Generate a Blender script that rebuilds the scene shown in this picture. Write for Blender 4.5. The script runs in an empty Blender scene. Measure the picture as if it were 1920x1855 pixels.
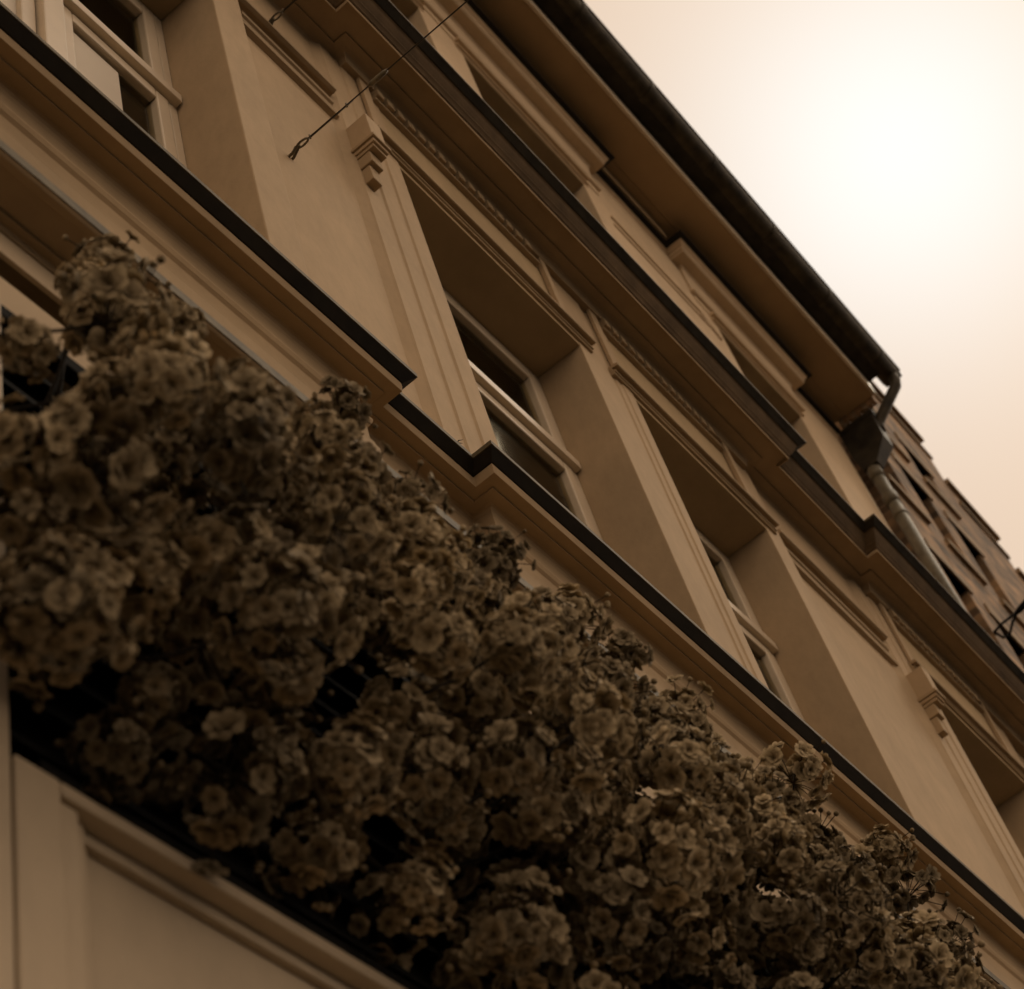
import bpy, bmesh, math, random
from mathutils import Vector, Matrix
random.seed(7)

# ------------------------------------------------------------------ camera, world, sun, exposure
D = 1.5            # metres from the camera to the plane of the stucco facade
CAMH = 1.6
scene = bpy.context.scene
COL = scene.collection
CX = Vector((0.60814539, -0.7647837, -0.2127559))
CY = Vector((-0.53377206, -0.59233868, 0.6035083))
CZ = Vector((-0.58757686, -0.25345764, -0.76844821))
cam_data = bpy.data.cameras.new('camera')
cam = bpy.data.objects.new('camera', cam_data)
COL.objects.link(cam)
cam.matrix_world = Matrix(((CX.x, CY.x, CZ.x, 0), (CX.y, CY.y, CZ.y, 0), (CX.z, CY.z, CZ.z, CAMH), (0, 0, 0, 1)))
cam_data.sensor_width = 36.0
cam_data.lens = 36.0 * 3645.7 / 1920.0
cam_data.clip_start = 0.05
cam_data.clip_end = 2000
cam_data.dof.use_dof = True
cam_data.dof.focus_distance = 5.6
cam_data.dof.aperture_fstop = 4.5
scene.camera = cam

SUN = Vector((0.594, -0.16, 0.80)).normalized()
elev = math.asin(SUN.z)
world = bpy.data.worlds.new('World')
scene.world = world
world.use_nodes = True
wn = world.node_tree.nodes
wl = world.node_tree.links
wn.clear()
out = wn.new('ShaderNodeOutputWorld')
bg = wn.new('ShaderNodeBackground')
bg.inputs['Strength'].default_value = 0.1
sky = wn.new('ShaderNodeTexSky')
sky.sky_type = 'NISHITA'
sky.sun_disc = False
sky.sun_elevation = elev
sky.sun_rotation = math.atan2(SUN.x, SUN.y)
sky.dust_density = 5.0
bw = wn.new('ShaderNodeRGBToBW')
wl.new(sky.outputs[0], bw.inputs[0])
tint = wn.new('ShaderNodeMix'); tint.data_type = 'RGBA'; tint.blend_type = 'MULTIPLY'
tint.inputs['Factor'].default_value = 1.0
wl.new(bw.outputs[0], tint.inputs[6])
tint.inputs[7].default_value = (0.9, 0.71, 0.53, 1)
veil = wn.new('ShaderNodeMix'); veil.data_type = 'RGBA'; veil.blend_type = 'MIX'
veil.inputs['Factor'].default_value = 0.94
wl.new(tint.outputs[2], veil.inputs[6])
veil.inputs[7].default_value = (7.85, 6.0, 4.5, 1)      # even cloud cover
tc = wn.new('ShaderNodeTexCoord')
dot = wn.new('ShaderNodeVectorMath'); dot.operation = 'DOT_PRODUCT'
wl.new(tc.outputs['Generated'], dot.inputs[0])
GLOW = Vector((0.594, -0.005, 0.805)).normalized()
dot.inputs[1].default_value = GLOW
mx = wn.new('ShaderNodeMath'); mx.operation = 'MAXIMUM'; mx.inputs[1].default_value = 0.0
wl.new(dot.outputs['Value'], mx.inputs[0])
pw = wn.new('ShaderNodeMath'); pw.operation = 'POWER'; pw.inputs[1].default_value = 170.0
wl.new(mx.outputs[0], pw.inputs[0])
glow = wn.new('ShaderNodeMix'); glow.data_type = 'RGBA'; glow.blend_type = 'MIX'
wl.new(pw.outputs[0], glow.inputs['Factor'])
wl.new(veil.outputs[2], glow.inputs[6])
glow.inputs[7].default_value = (10.6, 10.3, 9.8, 1)      # the sun behind thin cloud
wl.new(glow.outputs[2], bg.inputs['Color'])
wl.new(bg.outputs[0], out.inputs[0])

sun_data = bpy.data.lights.new('sun', 'SUN')
sun_data.energy = 1.1
sun_data.angle = math.radians(30)
sun_data.color = (1.0, 0.86, 0.66)
sun_ob = bpy.data.objects.new('sun', sun_data)
COL.objects.link(sun_ob)
sun_ob.rotation_euler = SUN.to_track_quat('Z', 'Y').to_euler()

scene.render.engine = 'CYCLES'
scene.cycles.max_bounces = 4
scene.cycles.adaptive_threshold = 0.02
scene.cycles.diffuse_bounces = 1
scene.cycles.glossy_bounces = 2
scene.cycles.transmission_bounces = 2
scene.cycles.transparent_max_bounces = 6
scene.cycles.caustics_reflective = False
scene.cycles.caustics_refractive = False
vs = scene.view_settings
vs.view_transform = 'Standard'
vs.look = 'None'
vs.exposure = 0.0
vs.gamma = 1.0
vs.use_curve_mapping = False

# ------------------------------------------------------------------ materials
def newmat(name):
    m = bpy.data.materials.new(name)
    m.use_nodes = True
    nt = m.node_tree
    b = nt.nodes['Principled BSDF']
    return m, nt, b

def plaster(name, col, rough=0.85, var=0.14, streak=0.0, bump=0.15, scale=2.2, dirt=None):
    m, nt, b = newmat(name)
    N, L = nt.nodes, nt.links
    tcn = N.new('ShaderNodeTexCoord')
    n1 = N.new('ShaderNodeTexNoise'); n1.inputs['Scale'].default_value = scale; n1.inputs['Detail'].default_value = 4
    n1.inputs['Roughness'].default_value = 0.62
    L.new(tcn.outputs['Object'], n1.inputs['Vector'])
    r1 = N.new('ShaderNodeValToRGB')
    r1.color_ramp.elements[0].position = 0.28; r1.color_ramp.elements[1].position = 0.72
    d = dirt or tuple(c * (1 - var * 2) for c in col)
    r1.color_ramp.elements[0].color = (*d, 1)
    r1.color_ramp.elements[1].color = (*[min(1, c * (1 + var * 0.6)) for c in col], 1)
    L.new(n1.outputs['Fac'], r1.inputs['Fac'])
    last = r1.outputs['Color']
    if streak > 0:
        mp = N.new('ShaderNodeMapping'); mp.inputs['Scale'].default_value = (5, 5, 2.2)
        L.new(tcn.outputs['Object'], mp.inputs['Vector'])
        n2 = N.new('ShaderNodeTexNoise'); n2.inputs['Scale'].default_value = 3.0; n2.inputs['Detail'].default_value = 5; n2.inputs['Roughness'].default_value = 0.75
        L.new(mp.outputs[0], n2.inputs['Vector'])
        r2 = N.new('ShaderNodeValToRGB')
        r2.color_ramp.elements[0].position = 0.35; r2.color_ramp.elements[1].position = 0.62
        k = 1 - streak
        r2.color_ramp.elements[0].color = (k, k, k, 1); r2.color_ramp.elements[1].color = (1, 1, 1, 1)
        L.new(n2.outputs['Fac'], r2.inputs['Fac'])
        mm = N.new('ShaderNodeMix'); mm.data_type = 'RGBA'; mm.blend_type = 'MULTIPLY'; mm.inputs['Factor'].default_value = 1
        L.new(last, mm.inputs[6]); L.new(r2.outputs['Color'], mm.inputs[7])
        last = mm.outputs[2]
    L.new(last, b.inputs['Base Color'])
    b.inputs['Roughness'].default_value = rough
    b.inputs['Specular IOR Level'].default_value = 0.25
    if bump:
        nb = N.new('ShaderNodeTexNoise'); nb.inputs['Scale'].default_value = 26; nb.inputs['Detail'].default_value = 3
        nb.inputs['Roughness'].default_value = 0.7
        L.new(tcn.outputs['Object'], nb.inputs['Vector'])
        bp = N.new('ShaderNodeBump'); bp.inputs['Strength'].default_value = bump; bp.inputs['Distance'].default_value = 0.006
        L.new(nb.outputs['Fac'], bp.inputs['Height'])
        L.new(bp.outputs[0], b.inputs['Normal'])
    return m

M = {}
M['stucco'] = plaster('stucco', (0.57, 0.41, 0.245), streak=0.09, var=0.06)
M['stucco_panel'] = plaster('stucco_panel', (0.58, 0.40, 0.24), streak=0.08, var=0.09)
M['reveal'] = plaster('reveal', (0.58, 0.42, 0.235), var=0.10, streak=0.05)
M['trim'] = plaster('trim', (0.475, 0.34, 0.197), var=0.12, streak=0.06)
M['dark_brown'] = plaster('dark_brown', (0.17, 0.11, 0.055), rough=0.8, var=0.2, scale=6, streak=0.15)
M['upper'] = plaster('upper', (0.76, 0.56, 0.35), var=0.06, streak=0.08)
M['eave'] = plaster('eave', (0.55, 0.375, 0.20), var=0.12, bump=0.1, scale=1.1)
M['flashing_gap_shade'] = plaster('flashing_gap_shade', (0.022, 0.017, 0.010), rough=0.6, var=0.3, scale=8)  # black flashing, also used as painted shade in the gap under the eave
M['lead'] = plaster('lead', (0.165, 0.128, 0.070), rough=0.7, var=0.3, scale=14, streak=0.1)
M['gutter'] = plaster('gutter', (0.085, 0.066, 0.036), rough=0.5, var=0.4, scale=9, streak=0.25)
M['pipe'] = plaster('pipe', (0.21, 0.18, 0.12), rough=0.55, var=0.25, scale=12, streak=0.2)
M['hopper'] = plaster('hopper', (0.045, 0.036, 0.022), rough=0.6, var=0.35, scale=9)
M['white'] = plaster('white', (0.86, 0.70, 0.50), rough=0.55, var=0.06, bump=0.05, scale=5)
_w = M['white'].node_tree.nodes['Principled BSDF']; _w.inputs['Specular IOR Level'].default_value = 0.5; _w.inputs['Roughness'].default_value = 0.38   # gloss paint
M['white_shop'] = plaster('white_shop', (0.66, 0.525, 0.36), rough=0.6, var=0.06, bump=0.05, scale=3, streak=0.06)
M['fascia_board'] = plaster('fascia_board', (0.74, 0.58, 0.39), rough=0.7, var=0.06, bump=0.05)
M['dark_wood_shade'] = plaster('dark_wood_shade', (0.008, 0.007, 0.005), rough=0.9, var=0.4, scale=6)  # louvres and cables, also painted shade behind the sign gap
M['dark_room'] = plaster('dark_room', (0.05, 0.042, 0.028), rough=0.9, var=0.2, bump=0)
M['curtain'] = plaster('curtain', (0.26, 0.23, 0.145), rough=0.95, var=0.15, bump=0.1, scale=6)
M['pale_sheet'] = plaster('pale_sheet', (0.88, 0.77, 0.62), rough=0.9, var=0.04, bump=0)
M['steel'] = plaster('steel', (0.045, 0.037, 0.025), rough=0.45, var=0.3, scale=40)
M['zinc'] = plaster('zinc', (0.22, 0.18, 0.11), rough=0.45, var=0.3, scale=40)
M['bark'] = plaster('bark', (0.028, 0.021, 0.013), rough=0.9, var=0.4, scale=60)
M['stone'] = plaster('stone', (0.44, 0.31, 0.18), var=0.2, scale=4, streak=0.15)
M['terracotta'] = plaster('terracotta', (0.46, 0.27, 0.13), var=0.2, scale=20)
M['pane_b'] = plaster('pane_b', (0.02, 0.017, 0.012), rough=0.2, var=0.2, bump=0)
M['asphalt'] = plaster('asphalt', (0.035, 0.034, 0.033), rough=0.9, var=0.2, scale=3, bump=0.5)
M['paving'] = plaster('paving', (0.045, 0.043, 0.040), rough=0.9, var=0.2, scale=3, bump=0.3)
M['roof'] = plaster('roof', (0.07, 0.055, 0.04), rough=0.8, var=0.3, scale=5)
M['render_far'] = plaster('render_far', (0.30, 0.22, 0.14), var=0.12, scale=1.5)

def brick_mat():
    m, nt, b = newmat('brickwork')
    N, L = nt.nodes, nt.links
    tcn = N.new('ShaderNodeTexCoord')
    mp = N.new('ShaderNodeMapping')
    mp.inputs['Rotation'].default_value = (math.radians(-90), 0, 0)
    L.new(tcn.outputs['Object'], mp.inputs['Vector'])
    br = N.new('ShaderNodeTexBrick')
    br.inputs['Scale'].default_value = 1.0
    br.inputs['Brick Width'].default_value = 0.22
    br.inputs['Row Height'].default_value = 0.075
    br.inputs['Mortar Size'].default_value = 0.006
    br.inputs['Color1'].default_value = (0.44, 0.27, 0.135, 1)
    br.inputs['Color2'].default_value = (0.10, 0.064, 0.034, 1)
    br.inputs['Mortar'].default_value = (0.28, 0.19, 0.11, 1)
    L.new(mp.outputs[0], br.inputs['Vector'])
    n1 = N.new('ShaderNodeTexNoise'); n1.inputs['Scale'].default_value = 3.2; n1.inputs['Detail'].default_value = 6
    L.new(tcn.outputs['Object'], n1.inputs['Vector'])
    r = N.new('ShaderNodeValToRGB')
    r.color_ramp.elements[0].position = 0.35; r.color_ramp.elements[0].color = (0.45, 0.43, 0.40, 1)
    r.color_ramp.elements[1].position = 0.65; r.color_ramp.elements[1].color = (1.4, 1.32, 1.25, 1)
    L.new(n1.outputs['Fac'], r.inputs['Fac'])
    mm = N.new('ShaderNodeMix'); mm.data_type = 'RGBA'; mm.blend_type = 'MULTIPLY'; mm.inputs['Factor'].default_value = 1
    L.new(br.outputs['Color'], mm.inputs[6]); L.new(r.outputs['Color'], mm.inputs[7])
    L.new(mm.outputs[2], b.inputs['Base Color'])
    b.inputs['Roughness'].default_value = 0.9
    bp = N.new('ShaderNodeBump'); bp.inputs['Strength'].default_value = 0.6; bp.inputs['Distance'].default_value = 0.01
    L.new(br.outputs['Fac'], bp.inputs['Height']); bp.invert = True
    L.new(bp.outputs[0], b.inputs['Normal'])
    return m
M['brick'] = brick_mat()

def glass_mat():
    m, nt, b = newmat('window_glass')
    N, L = nt.nodes, nt.links
    N.remove(b)
    o = N['Material Output']
    fr = N.new('ShaderNodeFresnel'); fr.inputs['IOR'].default_value = 1.18
    tr = N.new('ShaderNodeBsdfTransparent'); tr.inputs['Color'].default_value = (0.85, 0.82, 0.72, 1)
    gl = N.new('ShaderNodeBsdfGlossy'); gl.inputs['Roughness'].default_value = 0.08
    gl.inputs['Color'].default_value = (0.8, 0.75, 0.62, 1)
    mix = N.new('ShaderNodeMixShader')
    L.new(fr.outputs[0], mix.inputs['Fac']); L.new(tr.outputs[0], mix.inputs[1]); L.new(gl.outputs[0], mix.inputs[2])
    L.new(mix.outputs[0], o.inputs['Surface'])
    return m
M['glass'] = glass_mat()

def petal_mat():
    m, nt, b = newmat('petals')
    N, L = nt.nodes, nt.links
    o = N['Material Output']
    at = N.new('ShaderNodeAttribute'); at.attribute_name = 'tone'; at.attribute_type = 'GEOMETRY'
    r = N.new('ShaderNodeValToRGB')
    e = r.color_ramp.elements
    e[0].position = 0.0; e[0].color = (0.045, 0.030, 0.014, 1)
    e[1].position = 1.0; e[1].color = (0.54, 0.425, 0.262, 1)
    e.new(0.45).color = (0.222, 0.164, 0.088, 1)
    L.new(at.outputs['Fac'], r.inputs['Fac'])
    oi = N.new('ShaderNodeObjectInfo')
    mr = N.new('ShaderNodeMapRange'); mr.inputs['To Min'].default_value = 0.55; mr.inputs['To Max'].default_value = 1.45
    L.new(oi.outputs['Random'], mr.inputs['Value'])
    mm = N.new('ShaderNodeVectorMath'); mm.operation = 'SCALE'
    L.new(r.outputs['Color'], mm.inputs[0]); L.new(mr.outputs[0], mm.inputs['Scale'])
    L.new(mm.outputs[0], b.inputs['Base Color'])
    b.inputs['Roughness'].default_value = 0.8
    b.inputs['Specular IOR Level'].default_value = 0.15
    tl = N.new('ShaderNodeBsdfTranslucent'); L.new(mm.outputs[0], tl.inputs['Color'])
    mix = N.new('ShaderNodeMixShader'); mix.inputs['Fac'].default_value = 0.14
    L.new(b.outputs[0], mix.inputs[1]); L.new(tl.outputs[0], mix.inputs[2])
    L.new(mix.outputs[0], o.inputs['Surface'])
    return m
M['petal'] = petal_mat()

# ------------------------------------------------------------------ mesh helpers (facade units: 1 = D metres, origin at the lens)
def W(x, y, z):
    return (x * D, y * D, z * D + CAMH)

class MB:
    def __init__(s):
        s.v = []; s.f = []
    def add(s, vs, fs):
        o = len(s.v); s.v += vs; s.f += [tuple(i + o for i in f) for f in fs]
        return s
    def box(s, x0, x1, y0, y1, z0, z1):
        p = [(x0, y0, z0), (x1, y0, z0), (x1, y1, z0), (x0, y1, z0), (x0, y0, z1), (x1, y0, z1), (x1, y1, z1), (x0, y1, z1)]
        return s.add([W(*q) for q in p], [(3, 2, 1, 0), (4, 5, 6, 7), (0, 1, 5, 4), (1, 2, 6, 5), (2, 3, 7, 6), (3, 0, 4, 7)])
    def plan(s, pts, z0, z1):                      # closed plan polygon (x, y) raised from z0 to z1
        n = len(pts)
        v = [W(x, y, z0) for x, y in pts] + [W(x, y, z1) for x, y in pts]
        f = [tuple(range(n - 1, -1, -1)), tuple(range(n, 2 * n))]
        f += [(i, (i + 1) % n, n + (i + 1) % n, n + i) for i in range(n)]
        return s.add(v, f)
    def sweep(s, prof, path):                      # prof: closed (p, z); path: plan polyline (x, y); p is measured outwards with mitres
        n = len(path); m = len(prof); v = []
        def nrm(a, b):
            dx, dy = b[0] - a[0], b[1] - a[1]
            l = math.hypot(dx, dy); return (dy / l, -dx / l)
        for i, (x, y) in enumerate(path):
            ns = []
            if i > 0: ns.append(nrm(path[i - 1], path[i]))
            if i < n - 1: ns.append(nrm(path[i], path[i + 1]))
            if len(ns) == 2 and abs(ns[0][0] * ns[1][0] + ns[0][1] * ns[1][1]) > 0.99: ns = ns[:1]
            ox = sum(a for a, b in ns); oy = sum(b for a, b in ns)
            for p, z in prof: v.append(W(x + ox * p, y + oy * p, z))
        f = []
        for i in range(n - 1):
            for j in range(m):
                k = (j + 1) % m
                f.append((i * m + j, (i + 1) * m + j, (i + 1) * m + k, i * m + k))
        f.append(tuple(range(m))); f.append(tuple((n - 1) * m + j for j in range(m - 1, -1, -1)))
        return s.add(v, f)
    def tube(s, pts, r, n=8, cap=True):            # pts in world metres, r scalar or list
        pts = [Vector(p) for p in pts]; v = []; f = []
        rr = r if isinstance(r, (list, tuple)) else [r] * len(pts)
        prev = None
        for i, p in enumerate(pts):
            d = (pts[min(i + 1, len(pts) - 1)] - pts[max(i - 1, 0)]).normalized()
            if prev is None:
                a = d.orthogonal().normalized()
            else:
                a = (prev - d * prev.dot(d)).normalized()
            prev = a; b = d.cross(a)
            for k in range(n):
                t = 2 * math.pi * k / n
                v.append(tuple(p + (a * math.cos(t) + b * math.sin(t)) * rr[i]))
        for i in range(len(pts) - 1):
            for k in range(n):
                l = (k + 1) % n
                f.append((i * n + k, i * n + l, (i + 1) * n + l, (i + 1) * n + k))
        if cap:
            f.append(tuple(range(n - 1, -1, -1))); f.append(tuple((len(pts) - 1) * n + k for k in range(n)))
        return s.add(v, f)
    def mesh(s, name, mat, origin=(0, 0, 0), smooth=False):
        me = bpy.data.meshes.new(name)
        ox, oy, oz = origin
        me.from_pydata([(a - ox, b - oy, c - oz) for a, b, c in s.v], [], s.f)
        bm = bmesh.new(); bm.from_mesh(me)
        bmesh.ops.recalc_face_normals(bm, faces=bm.faces)
        bm.to_mesh(me); bm.free()
        me.materials.append(M[mat])
        if smooth:
            for p in me.polygons: p.use_smooth = True
        return me

def rootpos(o):
    v = Vector((0, 0, 0))
    while o is not None:
        v += o.location; o = o.parent
    return v

def build(mb, name, mat, parent=None, smooth=False, bevel=0.0, label=None):
    org = rootpos(parent)
    ob = bpy.data.objects.new(name, mb.mesh(name, mat, org, smooth))
    COL.objects.link(ob)
    if parent: ob.parent = parent
    if bevel:
        md = ob.modifiers.new('edge', 'BEVEL'); md.width = bevel; md.segments = 2; md.limit_method = 'ANGLE'
        md.angle_limit = math.radians(35)
    if label: ob['label'] = label
    return ob

def thing(name, label, cat, loc, group=None):
    o = bpy.data.objects.new(name, None); COL.objects.link(o)
    o.location = loc; o['label'] = label; o['category'] = cat
    o.empty_display_size = 0.3
    if group: o['group'] = group
    return o

def structure(mb, name, mat):
    o = build(mb, name, mat); o['kind'] = 'structure'; return o

def copy_ob(o, parent, shift):
    c = o.copy(); COL.objects.link(c); c.parent = parent; c.location = o.location + shift
    return c

# ------------------------------------------------------------------ ground
g0 = -CAMH / D
structure(MB().box(-200, 200, -200, 200, g0 - 0.4, g0 - 0.10), 'road', 'asphalt')
structure(MB().box(-30, 40, -0.35, 1.3, g0 - 0.3, g0), 'pavement', 'paving')
structure(MB().box(-30, 40, -0.45, -0.353, g0 - 0.3, g0 - 0.003), 'kerb', 'stone')

# ------------------------------------------------------------------ the stucco building
bld = thing('stucco_building', 'tan stucco house with stepped cornices, deep windows and a long eave gutter', 'building', (3.0 * D, 1.05 * D, 0))
YF = 1.155        # plane of the window frames
ZS = 2.905        # top of the sill ledge
ZC = 4.94         # soffit of the middle cornice
XE = 6.53         # right end of the house

# main wall: one pier between each pair of windows, lintel walls above
def pier(pts, z0, z1, mat='stucco', bev=0.004):
    return build(MB().plan(pts, z0, z1), 'pier', mat, bld, bevel=bev)
YB = 1.32
pier([(-1.2, 1.0), (0.60, 1.0), (0.60, YB), (-1.2, YB)], 2.872, 4.93)
pier([(1.627, YB), (1.627, 1.0), (1.738, 1.0), (1.746, 1.008), (1.752, 1.022), (2.085, 1.022), (2.112, 1.010), (2.118, 1.006),
      (2.190, 1.006), (2.196, 1.002), (2.262, 1.002), (2.268, 0.998), (2.335, 0.998), (2.335, YB)], 2.872, 4.93)
pier([(3.137, YB), (3.137, 1.0), (3.285, 1.0), (3.291, 1.006), (3.318, 1.006), (3.322, 1.002), (3.350, 1.002), (3.354, 0.998), (3.405, 0.998), (3.405, YB)], 2.872, 4.93)
pier([(4.135, YB), (4.135, 1.0), (4.250, 1.0), (4.258, 1.008), (4.264, 1.022), (4.93, 1.022), (4.962, 1.010), (4.968, 1.006),
      (5.04, 1.006), (5.046, 1.002), (5.112, 1.002), (5.118, 0.998), (5.19, 0.998), (5.19, YB)], 2.872, 4.93)
pier([(5.95, YB), (5.95, 1.0), (6.10, 1.0), (6.11, 1.02), (6.6, 1.02), (6.6, YB)], 2.872, 4.93)
ZT = 4.46         # head of the window openings
WIN = [(0.60, 1.627), (2.335, 3.137), (3.405, 4.135), (5.19, 5.95)]
for a, b in WIN:
    build(MB().box(a + 0.0015, b - 0.0015, 1.0015, YB - 0.01, ZT, 4.93), 'lintel', 'reveal', bld)
    build(MB().box(a + 0.0015, b - 0.0015, 1.003, YB - 0.01, 2.873, ZS), 'apron', 'stucco', bld)
# wall below the ledge
build(MB().box(-1.2, 6.6, 1.062, YB, 1.0, 2.8705), 'lower_wall', 'stucco', bld)

# sill ledge
SB, SR = 0.990, 1.036
def jog(segs):                                   # [(x_end, y)] -> plan polyline from x = -1.2
    pts = [(-1.2, segs[0][1])]; 
    for i, (xe, y) in enumerate(segs):
        pts.append((xe, y))
        if i < len(segs) - 1: pts.append((xe, segs[i + 1][1]))
    return pts
path_sill = jog([(1.789, SB), (2.175, SR), (6.62, SB)])
ledge = build(MB().sweep([(-0.045, 2.884), (0.0595, 2.884), (0.0595, 2.872), (0.0575, 2.857), (0.054, 2.8575), (0.0335, 2.859), (0.0335, 2.854), (0.0315, 2.854), (0.010, 2.8545), (0.0045, 2.852), (0.0015, 2.845), (0.0, 2.832),
                          (0.0, 2.777), (0.010, 2.774), (0.010, 2.768), (0.0065, 2.758), (0.0005, 2.751), (0.0, 2.712), (0.0012, 2.709), (0.005, 2.703), (0.004, 2.690), (0.009, 2.686), (0.009, 2.62), (-0.045, 2.62)], path_sill),
              'sill_ledge', 'trim', bld, bevel=0.002)
build(MB().sweep([(-0.045, 2.900), (0.081, 2.900), (0.062, 2.8855), (-0.045, 2.8855)], path_sill), 'drip_course', 'flashing_gap_shade', ledge)
build(MB().sweep([(-0.045, 2.930), (0.074, 2.916), (0.083, 2.913), (0.083, 2.9015), (-0.045, 2.9015)], path_sill), 'lead_flashing', 'lead', ledge)

# middle cornice
CB, CR = 0.935, 0.977
path_mid = jog([(2.145, CR), (4.262, CB), (4.985, CR), (6.62, CB)])
mid = build(MB().sweep([(-0.12, 4.8885), (0.0655, 4.8885), (0.0645, 4.8755), (0.060, 4.8755), (0.060, 4.889),
                        (0.0055, 4.8905), (0.0055, 4.898), (0.001, 4.898), (0.0, 4.8815), (-0.024, 4.880), (-0.036, 4.8765), (-0.0425, 4.868), (-0.0455, 4.856), (-0.047, 4.8435), (-0.12, 4.8435)], path_mid),
            'middle_cornice', 'trim', bld, bevel=0.0015)
build(MB().sweep([(-0.12, 4.955), (0.1045, 4.9475), (0.0995, 4.9435), (0.094, 4.931), (0.086, 4.918), (0.082, 4.9125), (0.082, 4.9085), (0.077, 4.9035), (0.0715, 4.896), (0.0715, 4.892), (0.0675, 4.8895), (-0.12, 4.8895)], path_mid), 'cyma_moulding', 'dark_brown', mid, bevel=0.0015)  # darker brown than the rest of the cornice
build(MB().sweep([(-0.12, 4.969), (0.1275, 4.963), (0.1075, 4.9495), (-0.12, 4.957)], path_mid), 'drip_course', 'hopper', mid)
build(MB().sweep([(-0.12, 4.986), (0.126, 4.974), (0.1315, 4.9725), (0.1315, 4.9645), (-0.12, 4.9705)], path_mid), 'lead_flashing', 'lead', mid)

# hood mouldings, fillets and dentils above the main windows
DP = 0.0447
def hood(a, b):
    o = build(MB().sweep([(-0.03, 4.522), (0.020, 4.520), (0.0255, 4.517), (0.0255, 4.507), (0.021, 4.5055), (0.004, 4.5085), (0.004, 4.4985), (0.0115, 4.4955), (0.0115, 4.489), (0.006, 4.4875), (0.006, 4.479), (-0.03, 4.479)], [(a - 0.10, 0.998), (b + 0.062, 0.998)]),
              'hood_mould', 'trim', bld, bevel=0.0015)
    f = build(MB().sweep([(-0.03, 4.802), (0.0135, 4.802), (0.0135, 4.791), (0.0, 4.789), (-0.03, 4.789)], [(a - 0.03, 0.998), (b - 0.085, 0.998)]), 'dentil_fillet', 'trim', bld, bevel=0.0015)
    n = int((b - 0.10 - (a - 0.028)) / DP)
    me = None
    for k in range(n):
        x = a - 0.028 + k * DP
        mb = MB().box(x, x + 0.0275, 0.9735, 0.9995, 4.8035, 4.842)
        if me is None:
            d0 = build(mb, 'dentil', 'trim', f, bevel=0.003); me = d0
        else:
            copy_ob(d0, f, Vector((k * DP * D, 0, 0)))
    # capital strips beside the dentils
    build(MB().box(b - 0.073, b - 0.045, 0.984, 1.0, 4.56, 4.86), 'frieze_strip', 'stucco', bld, bevel=0.003)
    build(MB().box(a - 0.085, a - 0.045, 0.988, 1.0, 4.53, 4.86), 'frieze_strip', 'stucco', bld, bevel=0.003)
hood(2.335, 3.137); hood(3.405, 4.135); hood(5.19, 5.95)

# panel mouldings on the wide piers and the console at their right
def panel_mould(a, b):
    build(MB().sweep([(-0.02, 4.566), (0.024, 4.562), (0.029, 4.556), (0.029, 4.546), (0.018, 4.541), (0.012, 4.5425), (0.0, 4.5395), (-0.02, 4.5395)], [(a, 1.0205), (b, 1.0205)]), 'panel_mould', 'trim', bld, bevel=0.0015)
    build(MB().sweep([(-0.02, 4.508), (0.010, 4.506), (0.0135, 4.500), (0.0115, 4.491), (0.005, 4.487), (0.005, 4.470), (-0.02, 4.470)], [(a + 0.01, 1.0205), (b - 0.004, 1.0205)]), 'panel_bead', 'trim', bld, bevel=0.001)
    build(MB().sweep([(-0.02, 4.438), (0.012, 4.434), (0.016, 4.428), (0.014, 4.416), (0.0, 4.411), (-0.02, 4.411)], [(a, 1.0205), (b, 1.0205)]), 'panel_bead', 'trim', bld, bevel=0.001)
panel_mould(1.748, 2.10)
panel_mould(4.26, 4.955)
def console(x):
    c = build(MB().box(x, x + 0.058, 0.944, 1.01, 4.228, 4.372), 'console', 'stucco', bld, bevel=0.003)
    build(MB().box(x + 0.004, x + 0.054, 0.951, 1.01, 4.2135, 4.2265), 'console_step', 'trim', c, bevel=0.002)
    build(MB().box(x - 0.006, x + 0.064, 0.937, 1.01, 4.2415, 4.254), 'console_band', 'trim', c, bevel=0.002)
    build(MB().box(x + 0.006, x + 0.050, 0.968, 1.01, 4.165, 4.212), 'console_block', 'trim', c, bevel=0.004)
    build(MB().box(x + 0.010, x + 0.044, 0.981, 1.01, 4.098, 4.1635), 'console_drop', 'trim', c, bevel=0.004)
console(2.114); console(4.968)

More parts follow.
